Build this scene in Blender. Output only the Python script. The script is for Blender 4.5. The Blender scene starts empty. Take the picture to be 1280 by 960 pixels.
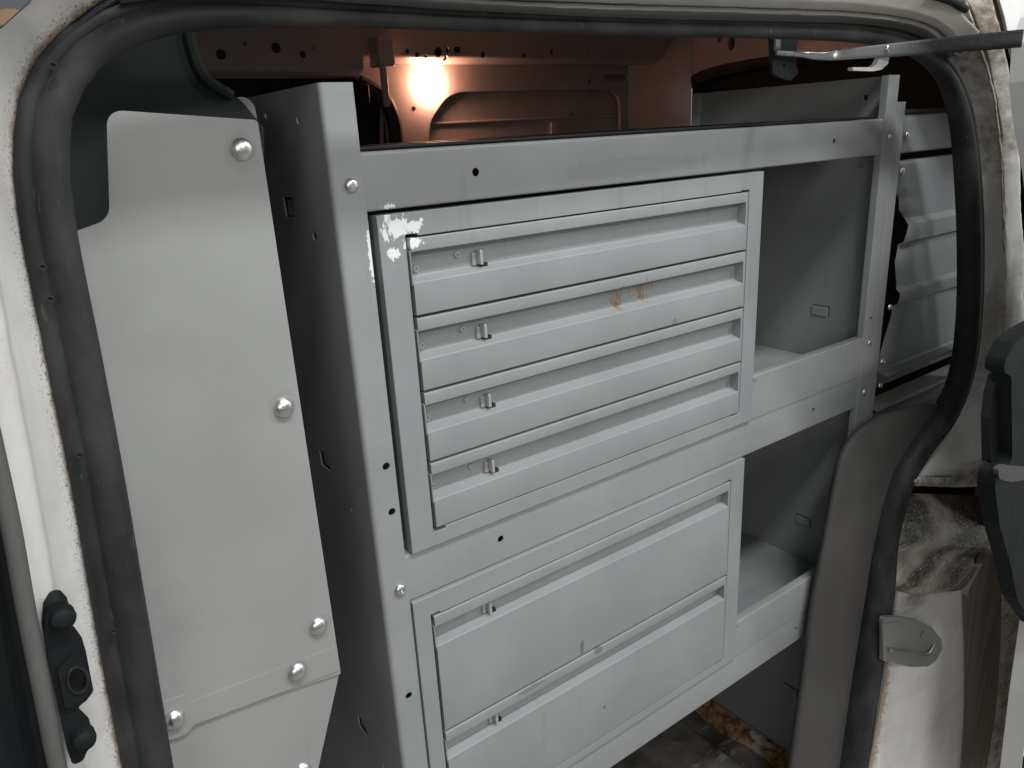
import bpy, bmesh, math, random
from mathutils import Vector, Matrix, noise as mnoise
random.seed(4)
scene = bpy.context.scene
COL = scene.collection

# ------------------------------------------------------------------ camera
RV = Matrix(((0.80729311, -0.58786436, -0.05189726),
             (-0.22599516, -0.22671553, -0.94737862),
             (0.54516422, 0.77654077, -0.31588038)))      # rows: right, down, forward
CAM = Vector((-0.26232703, -0.55798814, 0.0084602))
FPX = 944.04
cam_d = bpy.data.cameras.new("camera")
cam_o = bpy.data.objects.new("camera", cam_d)
COL.objects.link(cam_o)
cam_d.sensor_width = 36.0
cam_d.lens = FPX / 1280.0 * 36.0
cam_d.clip_start = 0.01
cam_d.clip_end = 100
mw = Matrix.Identity(4)
for i in range(3):
    mw[i][0] = RV[0][i]
    mw[i][1] = -RV[1][i]
    mw[i][2] = -RV[2][i]
    mw[i][3] = CAM[i]
cam_o.matrix_world = mw
scene.camera = cam_o

# ------------------------------------------------------------------ world, lamps, exposure
world = bpy.data.worlds.new("World")
scene.world = world
world.use_nodes = True
bg = world.node_tree.nodes["Background"]
bg.inputs[0].default_value = (0.93, 0.97, 1.0, 1)
bg.inputs[1].default_value = 0.26
scene.view_settings.view_transform = 'Standard'
scene.view_settings.look = 'None'
scene.view_settings.exposure = -0.12
scene.view_settings.gamma = 1.0


def area(name, loc, target, sx, sy, power, col):
    d = bpy.data.lights.new(name, 'AREA')
    d.shape = 'RECTANGLE'
    d.size, d.size_y = sx, sy
    d.energy = power
    d.color = col
    o = bpy.data.objects.new(name, d)
    COL.objects.link(o)
    o.location = loc
    o.rotation_euler = (Vector(target) - Vector(loc)).to_track_quat('-Z', 'Y').to_euler()
    return o


area("garage_light_front", (0.0, -3.0, 1.32), (0.25, 0.0, -0.15), 1.3, .30, 31, (1.0, 0.985, 0.955))
area("garage_light_over", (0.30, -1.12, 1.78), (0.3, 0.0, -0.3), 1.3, 0.20, 46, (0.97, 0.99, 1.0))
area("jamb_fill", (-1.5, -2.1, .35), (0.7, 0.0, -0.5), 1.2, .9, 9, (1.0, 0.985, 0.96))  # added fill to lift the jamb, no actual fixture
area("wall_fill", (2.2, -2.6, 2.0), (3.4, -1.6, 0.2), 1.2, 0.3, 70, (0.97, 0.99, 1.0))  # added fill that brightens the garage wall


# ------------------------------------------------------------------ measuring: a photo point on a known plane
def ray(u, v):
    a, b = (u - 640) / FPX, (v - 480) / FPX
    return Vector([RV[0][i] * a + RV[1][i] * b + RV[2][i] for i in range(3)])


def at(u, v, y):
    d = ray(u, v)
    return CAM + d * ((y - CAM.y) / d.y)


def atx(u, v, x):
    d = ray(u, v)
    return CAM + d * ((x - CAM.x) / d.x)


KD = 1.317      # the doorway planes were first measured too near the lens; this is their corrected distance


def dep(y):
    return CAM.y + KD * (y - CAM.y)


def P2(pts, y):
    return [(p.x, p.z) for p in (at(u, v, y) for u, v in pts)]


# ------------------------------------------------------------------ materials
class NT:
    def __init__(s, name):
        s.m = bpy.data.materials.new(name)
        s.m.use_nodes = True
        s.t = s.m.node_tree
        s.b = s.t.nodes["Principled BSDF"]

    def n(s, typ, **kw):
        o = s.t.nodes.new(typ)
        for k, v in kw.items():
            setattr(o, k, v)
        return o

    def l(s, a, b):
        s.t.links.new(a, b)

    def math(s, op, a, b=None, clamp=False):
        o = s.n("ShaderNodeMath", operation=op)
        o.use_clamp = clamp
        for i, x in enumerate((a, b)):
            if x is None:
                continue
            if isinstance(x, (int, float)):
                o.inputs[i].default_value = x
            else:
                s.l(x, o.inputs[i])
        return o.outputs[0]

    def pos(s):
        if not hasattr(s, '_p'):
            s._p = s.n("ShaderNodeNewGeometry").outputs["Position"]
        return s._p

    def noise(s, scale, detail=3, stretch=None, rough=.55):
        o = s.n("ShaderNodeTexNoise")
        o.inputs["Scale"].default_value = scale
        o.inputs["Detail"].default_value = detail
        o.inputs["Roughness"].default_value = rough
        v = s.pos()
        if stretch:
            m = s.n("ShaderNodeVectorMath", operation='MULTIPLY')
            m.inputs[1].default_value = stretch
            s.l(v, m.inputs[0])
            v = m.outputs[0]
        s.l(v, o.inputs["Vector"])
        return o.outputs["Fac"]

    def ramp(s, val, a, b, lo=0.0, hi=1.0):
        o = s.n("ShaderNodeMapRange")
        o.inputs[1].default_value, o.inputs[2].default_value = a, b
        o.inputs[3].default_value, o.inputs[4].default_value = lo, hi
        s.l(val, o.inputs[0])
        return o.outputs[0]

    def mix(s, fac, c1, c2):
        o = s.n("ShaderNodeMix", data_type='RGBA')
        for i, x in ((0, fac), (6, c1), (7, c2)):
            if isinstance(x, (int, float)):
                o.inputs[i].default_value = x
            elif isinstance(x, tuple):
                o.inputs[i].default_value = (*x, 1)
            else:
                s.l(x, o.inputs[i])
        return o.outputs[2]

    def spot(s, c, r, nscale, amp=1.4, detail=4, stretch=None, far=1.05, near=.85):
        """stain mask round a world point, ragged by noise"""
        d = s.n("ShaderNodeVectorMath", operation='SUBTRACT')
        s.l(s.pos(), d.inputs[0])
        d.inputs[1].default_value = c
        q = s.n("ShaderNodeVectorMath", operation='DIVIDE')
        s.l(d.outputs[0], q.inputs[0])
        q.inputs[1].default_value = r
        ln = s.n("ShaderNodeVectorMath", operation='LENGTH')
        s.l(q.outputs[0], ln.inputs[0])
        nz = s.noise(nscale, detail, stretch)
        v = s.math('ADD', ln.outputs["Value"], s.math('MULTIPLY', s.math('SUBTRACT', nz, .5), amp * 3))
        return s.ramp(v, far, near)

    def bump(s, val, strength, dist=.001):
        o = s.n("ShaderNodeBump")
        o.inputs["Strength"].default_value = strength
        o.inputs["Distance"].default_value = dist
        s.l(val, o.inputs["Height"])
        s.l(o.outputs[0], s.b.inputs["Normal"])

    def done(s, col, rough, metal=0.0, spec=None):
        for nm, x in (("Base Color", col), ("Roughness", rough), ("Metallic", metal)):
            if isinstance(x, tuple):
                s.b.inputs[nm].default_value = (*x, 1)
            elif isinstance(x, (int, float)):
                s.b.inputs[nm].default_value = x
            else:
                s.l(x, s.b.inputs[nm])
        if spec is not None:
            s.b.inputs["Specular IOR Level"].default_value = spec
        return s.m


def paint(name, c, rough=.42, chips=(), rust=(), smudge=(), vary=.10, spec=None):
    s = NT(name)
    big = s.ramp(s.noise(9, 4), .3, .7)
    col = s.mix(big, tuple(x * (1 - vary) for x in c), tuple(x * (1 + vary * .6) for x in c))
    fine = s.ramp(s.noise(1400, 2), .35, .65)
    col = s.mix(s.math('MULTIPLY', fine, .12), col, tuple(x * .7 for x in c))
    speck = s.ramp(s.noise(260, 2), .73, .77)
    col = s.mix(s.math('MULTIPLY', speck, .35), col, tuple(min(1, x * 1.7) for x in c))
    scr = s.ramp(s.noise(60, 3, (1, 1, .12)), .64, .72)
    col = s.mix(s.math('MULTIPLY', scr, .20), col, tuple(x * .6 for x in c))
    for p, r, k in smudge:
        col = s.mix(s.math('MULTIPLY', s.spot(p, r, 60, .5), k), col, (.05, .05, .05))
    for p, r in rust:
        m = s.math('MULTIPLY', s.spot(p, r, 240, 1.3, 6, (1, 1, .35)), s.ramp(s.noise(160, 4, (1, 1, .4)), .30, .62))
        col = s.mix(s.math('MULTIPLY', m, .8), col, s.mix(s.ramp(s.noise(330, 4), .35, .65), (.13, .06, .025), (.30, .20, .09)))
    for p, r, ns in chips:
        m = s.spot(p, r, ns, 1.2, 8, (1, 1, .6))
        col = s.mix(m, col, (.82, .83, .83))
    ro = s.math('ADD', s.math('MULTIPLY', big, .08), rough - .04)
    s.bump(s.noise(700, 2), .06, .0006)
    return s.done(col, ro, 0.0, spec)


GREY = (.295, .306, .303)
CHIPS = [((.0235, -.003, -.0600), (.0115, .02, .0100), 230), ((.037, -.003, -.0605), (.009, .02, .0045), 260),
         ((.0175, -.003, -.080), (.0055, .02, .0045), 420), ((-.001, -.002, -.078), (.0022, .02, .024), 330),
         ((.020, -.002, -.0425), (.0060, .02, .0022), 420), ((.036, -.003, -.0735), (.007, .02, .004), 300)]
M_shelf = paint("grey_shelf_paint", GREY, .40, CHIPS, (), [((.30, 0, -.03), (.1, .05, .01), .1)])
M_cab = paint("grey_cabinet_paint", (.285, .299, .300), .42, CHIPS,
              [((.272, .004, -.157), (.007, .02, .013), ), ((.308, .004, -.155), (.016, .02, .010)),
               ((.312, .0, -.164), (.009, .02, .005)), ((.3495, -.003, -.1985), (.004, .02, .003)),
               ((.275, .0, -.168), (.005, .02, .004))],
              [((.205, -.003, -.555), (.003, .02, .010), .5), ((.238, -.003, -.656), (.0018, .02, .0022), .8),
               ((.13, -.003, -.57), (.02, .02, .003), .3), ((.23, -.003, -.57), (.006, .02, .004), .5)])
M_panel = paint("grey_partition_paint", (.310, .314, .306), .46, (), (),
                [(tuple(at(u, v + 3, -.016)), (.012, .02, .014), .12) for u, v in ((303, 186), (355, 509), (398, 782), (372, 839))] +
                [(tuple(at(240, 560, -.016)), (.03, .03, .09), .035), (tuple(at(180, 780, -.016)), (.05, .03, .03), .04)], vary=.08)
M_rack = paint("grey_rack_paint", (.18, .19, .192), .6)
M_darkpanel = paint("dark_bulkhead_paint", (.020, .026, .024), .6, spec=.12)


def m_chrome():
    s = NT("zinc_metal")
    c = s.mix(s.ramp(s.noise(160, 3), .3, .7), (.72, .72, .70), (.92, .92, .90))
    s.bump(s.noise(300, 2), .12, .0006)
    return s.done(c, .30, 1.0)


M_zinc = m_chrome()
M_latch = NT("bright_plated_steel").done((.50, .50, .48), .3, .4)


def m_white(name, uvdirt=True, dirt=.35, base=(.80, .79, .765), heavy=False, rw=.20, spots=(), xs=1.0):
    s = NT(name)
    streak = s.noise(34, 5, (xs, 1, .16))
    blotch = s.noise(22, 5, (xs, 1, 1))
    col = s.mix(s.math('MULTIPLY', s.ramp(streak, .45, .8), dirt), base, (.42, .36, .29))
    col = s.mix(s.math('MULTIPLY', s.ramp(blotch, .5, .75), dirt * .8), col, (.36, .31, .25))
    sp = s.ramp(s.noise(420, 2), .72, .76)
    col = s.mix(s.math('MULTIPLY', sp, .5), col, (.14, .10, .07))
    if heavy:
        ys = (1, .75, 1)
        g = s.ramp(s.noise(30, 5, ys, .55), .40, .68)
        col = s.mix(s.math('MULTIPLY', g, .8), col, (.20, .155, .12))
        k = s.math('MULTIPLY', s.ramp(s.noise(210, 5, ys, .7), .52, .58), s.ramp(s.noise(38, 4, ys), .45, .58))
        col = s.mix(s.math('MULTIPLY', k, .9), col, (.030, .027, .02))
        fl = s.math('MULTIPLY', s.ramp(s.noise(260, 3, ys), .60, .63), s.ramp(s.noise(50, 4, ys), .5, .6))
        col = s.mix(fl, col, (.75, .73, .70))
        mo = s.ramp(s.noise(40, 4, ys), .60, .72)
        col = s.mix(s.math('MULTIPLY', mo, .6), col, (.07, .085, .035))
    for p, r, k in spots:
        g = s.spot(p, r, 70, .7, 6, (xs, 1, 1), 1.5, .35)
        gc = s.mix(s.ramp(s.noise(120, 6, (xs, 1, 1), .7), .38, .62), (.09, .07, .055), (.40, .35, .29))
        col = s.mix(s.math('MULTIPLY', g, k), col, gc)
    if uvdirt:
        uv = s.n("ShaderNodeUVMap").outputs[0]
        sx = s.n("ShaderNodeSeparateXYZ")
        s.l(uv, sx.inputs[0])
        t = sx.outputs[1]
        e = s.math('ADD', s.ramp(t, 0, rw, 1, 0), s.math('MULTIPLY', s.math('SUBTRACT', s.noise(150, 5), .5), 1.1))
        rust = s.ramp(e, .36, .72)
        col = s.mix(s.math('MULTIPLY', rust, .8), col, s.mix(s.noise(220, 3), (.20, .11, .06), (.46, .33, .24)))
        pit = s.math('MULTIPLY', s.ramp(s.noise(700, 3), .57, .62), s.ramp(t, .03, rw * 1.5, 1, 0))
        col = s.mix(pit, col, (.07, .035, .018))
    s.bump(s.noise(140, 5), .12 if heavy else .06, .0010 if heavy else .001)
    return s.done(col, .55 if heavy else .34)


M_white = m_white("white_van_paint", True, .36, (.70, .69, .67))
M_whiteR = m_white("dirty_white_jamb", True, .36, (.84, .83, .805), False, .10,
                   [(tuple(at(1228, 40, -.07)), (.10, .12, .065), .9), (tuple(at(1248, 180, -.075)), (.035, .12, .07), .75),
                    (tuple(at(1212, 592, -.07)), (.25, .2, .022), .95), (tuple(at(1150, 745, -.07)), (.03, .12, .028), .7),
                    (tuple(at(1255, 400, -.075)), (.02, .12, .12), .5)], xs=.35)
M_grime = m_white("mouldy_grime_paint", False, .5, (.62, .585, .52), True)
M_gutter = m_white("cream_gutter_paint", False, .35, (.62, .60, .55))
M_door = m_white("white_door_paint", False, .10, (.80, .80, .78))
M_speck = m_white("speckled_seam_sealer", False, .9, (.55, .50, .44), True)


def m_stain():
    s = NT("brown_stained_groove")
    st = s.ramp(s.noise(90, 4, (1, 1, .04)), .35, .7)
    col = s.mix(st, (.085, .058, .043), (.22, .165, .125))
    return s.done(col, .45)


M_stain = m_stain()


def rubber(name, c=(.022, .022, .025), dust=.5, rough=.5):
    s = NT(name)
    d = s.ramp(s.noise(24, 5, (1, 1, .45)), .42, .75)
    col = s.mix(s.math('MULTIPLY', d, dust), c, (.15, .148, .14))
    sc = s.ramp(s.noise(190, 4, (1, 1, .2)), .66, .72)
    col = s.mix(s.math('MULTIPLY', sc, dust * .8), col, (.26, .255, .24))
    s.bump(s.noise(500, 2), .15, .0006)
    return s.done(col, s.math('ADD', s.math('MULTIPLY', d, .3), rough - .1))


M_rubber = rubber("dusty_black_rubber", (.022, .022, .023), .30, .66)
M_rubber.node_tree.nodes["Principled BSDF"].inputs["Specular IOR Level"].default_value = .25
M_lip = rubber("black_seal_lip", (.012, .012, .02), .12, .4)
M_dust = rubber("grey_dusty_rubber", (.16, .155, .14), .6, .7)
M_trim = rubber("charcoal_plastic_trim", (.066, .063, .060), .08, .72)
M_strip = rubber("grey_weatherstrip", (.10, .097, .092), .2, .6)
M_black = rubber("black_plastic", (.012, .014, .015), .02, .62)
M_black.node_tree.nodes["Principled BSDF"].inputs["Specular IOR Level"].default_value = .12
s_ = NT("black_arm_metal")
glint = s_.spot(tuple(at(1040, 63, -.060)), (.085, .06, .05), 300, .12, 3, (.1, .1, 1), 1.5, .35)  # bright highlight painted into the arm's colour
M_blackmetal = s_.done(s_.mix(glint, (.016, .016, .017), (.46, .46, .46)), s_.ramp(s_.noise(240, 3), .3, .7, .16, .3), s_.math('MULTIPLY', glint, .9))
M_void = NT("black_hole_shade").done((.012, .012, .012), .8)  # black colour standing for the shade inside holes and gaps
M_chromebar = NT("polished_steel").done((.6, .6, .6), .18, 1.0)
M_clip = NT("white_plastic").done((.75, .76, .74), .4)
M_steel = paint("dull_steel", (.20, .20, .195), .35)
M_interior = paint("white_interior_paint", (.47, .42, .40), .22, vary=.10)
M_glass = NT("dark_window_glass").done((.02, .02, .022), .08)


def m_floor():
    s = NT("worn_floor_metal")
    col = s.mix(s.ramp(s.noise(14, 5), .35, .65), (.055, .050, .044), (.19, .18, .165))
    sc = s.ramp(s.noise(70, 4, (.35, 1, 1)), .58, .7)
    col = s.mix(s.math('MULTIPLY', sc, .7), col, (.33, .32, .30))
    r = s.ramp(s.noise(26, 5), .60, .70)
    col = s.mix(s.math('MULTIPLY', r, .6), col, (.16, .07, .025))
    s.bump(s.noise(40, 4), .3, .003)
    return s.done(col, .45)


def m_rust():
    s = NT("rusty_seam")
    n = s.noise(60, 5, None, .7)
    col = s.mix(s.ramp(n, .4, .6), (.12, .045, .012), (.42, .27, .13))
    col = s.mix(s.ramp(s.noise(35, 4), .55, .65), col, (.42, .40, .36))
    s.bump(s.noise(120, 4), .5, .003)
    return s.done(col, .7)


M_floor = m_floor()
M_rust = m_rust()
s_ = NT("hotspot_glow")  # added glow that mimics a hotspot on the wall
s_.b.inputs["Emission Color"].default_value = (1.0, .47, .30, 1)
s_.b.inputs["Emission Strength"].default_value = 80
M_hotspot = s_.done((.8, .75, .65), .4)
M_wall = paint("white_garage_wall", (.80, .80, .79), .7)


# ------------------------------------------------------------------ builders
WL = {}


def thing(name, label, cat, loc=(0, 0, 0), group=None):
    o = bpy.data.objects.new(name, None)
    o.empty_display_size = .05
    o.location = loc
    COL.objects.link(o)
    o["label"], o["category"], o["kind"] = label, cat, "thing"
    if group:
        o["group"] = group
    WL[o] = Vector(loc)
    return o


def mk(name, bm, mat, parent=None, bevel=0.0, smooth=35, seg=2):
    off = WL.get(parent, Vector((0, 0, 0)))
    bmesh.ops.recalc_face_normals(bm, faces=bm.faces)
    bm.transform(Matrix.Translation(-off))
    me = bpy.data.meshes.new(name)
    bm.to_mesh(me)
    bm.free()
    for p in me.polygons:
        p.use_smooth = True
    me.set_sharp_from_angle(angle=math.radians(smooth))
    if mat:
        me.materials.append(mat)
    o = bpy.data.objects.new(name, me)
    COL.objects.link(o)
    if parent:
        o.parent = parent
    WL[o] = off
    if bevel:
        b = o.modifiers.new("bevel", 'BEVEL')
        b.width, b.segments, b.limit_method = bevel, seg, 'ANGLE'
        b.angle_limit = math.radians(50)
        b.harden_normals = False
    return o


def mkl(name, bm, mat, parent, p, **kw):
    """a part whose own origin sits at a world point (mesh given round the origin)"""
    bm.transform(Matrix.Translation(WL[parent]))
    o = mk(name, bm, mat, parent, **kw)
    o.location = Vector(p) - WL[parent]
    return o


def inst(src, loc, parent, rot=None, scale=None):
    """another copy of a small part, at a world point"""
    o = src.copy()
    COL.objects.link(o)
    o.parent = parent
    o.location = Vector(loc) - WL[parent]
    if rot:
        o.rotation_euler = rot
    if scale:
        o.scale = (scale,) * 3
    WL[o] = Vector(loc)
    return o


def fillet(pts, rad, n=5, closed=True):
    out = []
    N = len(pts)
    for i, p in enumerate(pts):
        r = rad[i] if isinstance(rad, (list, tuple)) else rad
        if r <= 0 or (not closed and i in (0, N - 1)):
            out.append(tuple(p))
            continue
        a, b, c = Vector(pts[i - 1]), Vector(p), Vector(pts[(i + 1) % N])
        u, v = (a - b), (c - b)
        lu, lv = u.length, v.length
        u.normalize()
        v.normalize()
        ang = math.acos(max(-1, min(1, u.dot(v))))
        if ang > math.pi - .05:
            out.append(tuple(p))
            continue
        t = min(r / math.tan(ang / 2), lu * .48, lv * .48)
        rr = t * math.tan(ang / 2)
        cen = b + (u + v).normalized() * (rr / math.sin(ang / 2))
        s, e = b + u * t - cen, b + v * t - cen
        a0 = math.atan2(s.y, s.x)
        a1 = math.atan2(e.y, e.x)
        d = (a1 - a0 + math.pi) % (2 * math.pi) - math.pi
        for k in range(n + 1):
            q = a0 + d * k / n
            out.append((cen.x + rr * math.cos(q), cen.y + rr * math.sin(q)))
    return out


def plate_bm(outline, holes, t, fn):
    """flat plate with real holes; fn maps (u, v, w) to a point, w = 0 front, t back"""
    bm = bmesh.new()
    edges = []
    loops = []
    for lp in [outline] + list(holes):
        vs = [bm.verts.new((u, v, 0)) for u, v in lp]
        loops.append(vs)
        for i in range(len(vs)):
            edges.append(bm.edges.new((vs[i - 1], vs[i])))
    bmesh.ops.triangle_fill(bm, use_beauty=True, edges=edges, normal=(0, 0, 1))
    front = list(bm.faces)
    mp = {v: bm.verts.new((v.co.x, v.co.y, t)) for v in list(bm.verts)}
    for f in front:
        bm.faces.new([mp[v] for v in reversed(f.verts)])
    for vs in loops:
        for i in range(len(vs)):
            a, b = vs[i - 1], vs[i]
            bm.faces.new((a, b, mp[b], mp[a]))
    for v in bm.verts:
        v.co = fn(*v.co)
    return bm


def yplate(name, outline, y, t, mat, parent, holes=(), bevel=.0006, seg=2):
    return mk(name, plate_bm(outline, holes, t, lambda u, v, w: Vector((u, y + w, v))), mat, parent, bevel, seg=seg)


def xplate(name, outline, x, t, mat, parent, holes=(), bevel=.0006):
    return mk(name, plate_bm(outline, holes, t, lambda u, v, w: Vector((x + w, u, v))), mat, parent, bevel)


def circ(cx, cz, r, n=14, ry=None):
    ry = ry or r
    return [(cx + r * math.cos(2 * math.pi * k / n), cz + ry * math.sin(2 * math.pi * k / n)) for k in range(n)]


def rect(x0, z0, x1, z1):
    return [(x0, z0), (x1, z0), (x1, z1), (x0, z1)]


def thick(line, t):
    """open polyline -> closed outline offset by t to its left"""
    L = [Vector(p) for p in line]
    off = []
    for i, p in enumerate(L):
        d1 = (L[i] - L[i - 1]).normalized() if i else None
        d2 = (L[i + 1] - L[i]).normalized() if i < len(L) - 1 else None
        n = Vector((0, 0))
        for d in (d1, d2):
            if d:
                n += Vector((-d.y, d.x))
        n.normalize()
        k = 1
        if d1 and d2:
            k = 1 / max(.35, n.dot(Vector((-d1.y, d1.x))))
        off.append(p + n * t * k)
    return [tuple(p) for p in L] + [tuple(p) for p in reversed(off)]


def prism_bm(poly, a, b, fn, bm=None):
    bm = bm or bmesh.new()
    A = [bm.verts.new(fn(p[0], p[1], a)) for p in poly]
    Bv = [bm.verts.new(fn(p[0], p[1], b)) for p in poly]
    n = len(poly)
    for i in range(n):
        bm.faces.new((A[i - 1], A[i], Bv[i], Bv[i - 1]))
    bm.faces.new(A)
    bm.faces.new(list(reversed(Bv)))
    return bm


FX = lambda y, z, x: Vector((x, y, z))      # profile in (y,z) run along x
FZ = lambda x, y, z: Vector((x, y, z))      # profile in (x,y) run along z
FY = lambda x, z, y: Vector((x, y, z))


def box_bm(x0, x1, y0, y1, z0, z1, bm=None):
    return prism_bm([(x0, y0), (x1, y0), (x1, y1), (x0, y1)], z0, z1, FZ, bm)


def cut(o, bm):
    """boolean-cut a cutter mesh out of an object and bake it"""
    bm.transform(Matrix.Translation(-WL[o]))
    bmesh.ops.recalc_face_normals(bm, faces=bm.faces)
    me = bpy.data.meshes.new("cutter")
    bm.to_mesh(me)
    bm.free()
    c = bpy.data.objects.new("cutter", me)
    COL.objects.link(c)
    c.parent = o.parent
    m = o.modifiers.new("cut", 'BOOLEAN')
    m.object, m.operation, m.solver = c, 'DIFFERENCE', 'EXACT'
    bpy.context.view_layer.update()
    dg = bpy.context.evaluated_depsgraph_get()
    new = bpy.data.meshes.new_from_object(o.evaluated_get(dg))
    o.modifiers.remove(m)
    old = o.data
    o.data = new
    bpy.data.objects.remove(c)
    bpy.data.meshes.remove(me)
    bpy.data.meshes.remove(old)
    new.name = o.name
    new.set_sharp_from_angle(angle=math.radians(35))


def cyl(bm, p, axis, r, h, n=14):
    q = Vector(axis).to_track_quat('Z', 'Y').to_matrix().to_4x4()
    bmesh.ops.create_cone(bm, cap_ends=True, segments=n, radius1=r, radius2=r, depth=h,
                          matrix=Matrix.Translation(p) @ q)


def lathe_bm(prof, n=20, axis='-y'):
    """profile (r, h) turned about the axis, h along it"""
    bm = bmesh.new()
    rings = []
    for r, h in prof:
        if r < 1e-6:
            rings.append([bm.verts.new((0, -h, 0))])
        else:
            rings.append([bm.verts.new((r * math.cos(2 * math.pi * k / n), -h, r * math.sin(2 * math.pi * k / n))) for k in range(n)])
    for a, b in zip(rings, rings[1:]):
        for k in range(n):
            k2 = (k + 1) % n
            if len(b) == 1:
                bm.faces.new((a[k], a[k2], b[0]))
            elif len(a) == 1:
                bm.faces.new((a[0], b[k2], b[k]))
            else:
                bm.faces.new((a[k], a[k2], b[k2], b[k]))
    if len(rings[0]) > 1:
        bm.faces.new(rings[0])
    return bm


def resample(pts, n):
    """smooth (Catmull-Rom) resampling of a 3D polyline"""
    pts = [Vector(p) for p in pts]
    d = [0]
    for a, b in zip(pts, pts[1:]):
        d.append(d[-1] + (b - a).length)
    out = []
    for k in range(n):
        s = d[-1] * k / (n - 1)
        i = max(j for j in range(len(pts) - 1) if d[j] <= s + 1e-9)
        t = (s - d[i]) / max(1e-9, d[i + 1] - d[i])
        p1, p2 = pts[i], pts[i + 1]
        L = d[i + 1] - d[i]
        m1 = (pts[i + 1] - pts[i - 1]) / (d[i + 1] - d[i - 1]) * L if i > 0 else p2 - p1
        m2 = (pts[i + 2] - pts[i]) / (d[i + 2] - d[i]) * L if i + 2 < len(pts) else p2 - p1
        t2, t3 = t * t, t * t * t
        out.append(p1 * (2 * t3 - 3 * t2 + 1) + m1 * (t3 - 2 * t2 + t) + p2 * (-2 * t3 + 3 * t2) + m2 * (t3 - t2))
    return out


def loft_bm(curves, n=60, across=6, jit=0.0, smoothacross=True):
    """surface through several 3D curves; UV v runs across from the first curve"""
    C = [resample(c, n) for c in curves]
    rows = []
    for i in range(n):
        q = [c[i] for c in C]
        m = (len(q) - 1) * across + 1
        rows.append(resample(q, m) if (smoothacross and len(q) > 2) else
                    [q[j // across].lerp(q[min(j // across + 1, len(q) - 1)], (j % across) / across) for j in range(m)])
    bm = bmesh.new()
    uvl = bm.loops.layers.uv.new("UVMap")
    m = len(rows[0])
    V = []
    for r in rows:
        rr = []
        for p in r:
            if jit:
                p = p + mnoise.noise_vector(p * 55) * jit + mnoise.noise_vector(p * 160) * jit * .5
            rr.append(bm.verts.new(p))
        V.append(rr)
    for i in range(n - 1):
        for j in range(m - 1):
            f = bm.faces.new((V[i][j], V[i][j + 1], V[i + 1][j + 1], V[i + 1][j]))
            for lp, (a, b) in zip(f.loops, ((i, j), (i, j + 1), (i + 1, j + 1), (i + 1, j))):
                lp[uvl].uv = (a / (n - 1), b / (m - 1))
    return bm


def solidify(o, t, offset=-1):
    s = o.modifiers.new("thickness", 'SOLIDIFY')
    s.thickness, s.offset = t, offset
    return o


def sheetloft(name, curves, mat, parent, n=60, across=6, jit=0.0, t=.0012, sm=True, smooth=40):
    bm = loft_bm(curves, n, across, jit, sm)
    o = mk(name, bm, mat, parent, 0, smooth)
    # wind the sheet so its front looks at the camera side, thickness grows behind
    me = o.data
    s = 0
    for p in me.polygons:
        s += (CAM - WL[o] - p.center).dot(p.normal) * p.area
    if s < 0:
        me.flip_normals()
    return solidify(o, t)


def px(pts, y):
    return [at(u, v, dep(y)) for u, v in pts]


def px0(pts, y):
    return [at(u, v, y) for u, v in pts]


def tube_bm(path, radii, prof_n=14, up=None, squash=1.0, prof=None, cap=True):
    """sweep a ring (or a given closed profile in (side, depth)) along a path lying about a plane y = const"""
    bm = bmesh.new()
    rings = []
    N = len(path)
    for i, p in enumerate(path):
        t = (path[min(i + 1, N - 1)] - path[max(i - 1, 0)]).normalized()
        d = Vector((0, 1, 0)) if up is None else up
        s = t.cross(d).normalized()
        d2 = s.cross(t).normalized()
        r = radii[i] if isinstance(radii, list) else radii
        pr = prof or [(math.cos(2 * math.pi * k / prof_n), squash * math.sin(2 * math.pi * k / prof_n)) for k in range(prof_n)]
        rings.append([bm.verts.new(p + s * a * r + d2 * b * r) for a, b in pr])
    n = len(rings[0])
    for a, b in zip(rings, rings[1:]):
        for k in range(n):
            bm.faces.new((a[k], a[(k + 1) % n], b[(k + 1) % n], b[k]))
    if cap:
        bm.faces.new(rings[0])
        bm.faces.new(list(reversed(rings[-1])))
    return bm


FLOOR_Z = -1.14

# ================================================================== the setting
bm = box_bm(-1.2, .80, .0, 1.2, FLOOR_Z - .03, FLOOR_Z)
fl = mk("floor", bm, M_floor, None)
fl["kind"] = "structure"
for a, b, z0, z1 in (((.30, .69), (.02, .30), 0, .006), ((.30, .69), (.31, .62), 0, .008)):
    o = mk("floor_plate", box_bm(a[0], a[1], b[0], b[1], FLOOR_Z + .0005, FLOOR_Z + z1), M_floor, fl, .002)
pts = [Vector((.765, -.1 + .05 * k, FLOOR_Z + .004)) for k in range(14)]
sw = bmesh.new()
rr = []
for i, p in enumerate(pts):
    w = .030 + .016 * mnoise.noise(p * 25)
    rr.append([sw.verts.new(p + Vector((-w, 0, -.003))), sw.verts.new(p + Vector((-w * .5, 0, .006))), sw.verts.new(p + Vector((.006, 0, .016)))])
for a, b in zip(rr, rr[1:]):
    for k in range(2):
        sw.faces.new((a[k], a[k + 1], b[k + 1], b[k]))
mk("rusty_seam", sw, M_rust, fl)
gw = mk("garage_wall", box_bm(3.4, 3.5, -5, .5, -1.9, 2.4), M_wall, None)
gw["kind"] = "structure"
gf = mk("ground", box_bm(-6, 6, -6, 4, -1.95, -1.9), paint("concrete_ground", (.30, .29, .28), .7), None)
gf["kind"] = "structure"

# ================================================================== van body
van = thing("van_body", "white van body with open side doorway, dirty white pillars and black rubber door seal", "van", (0.2, .5, FLOOR_Z))
SY = -.18
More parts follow.
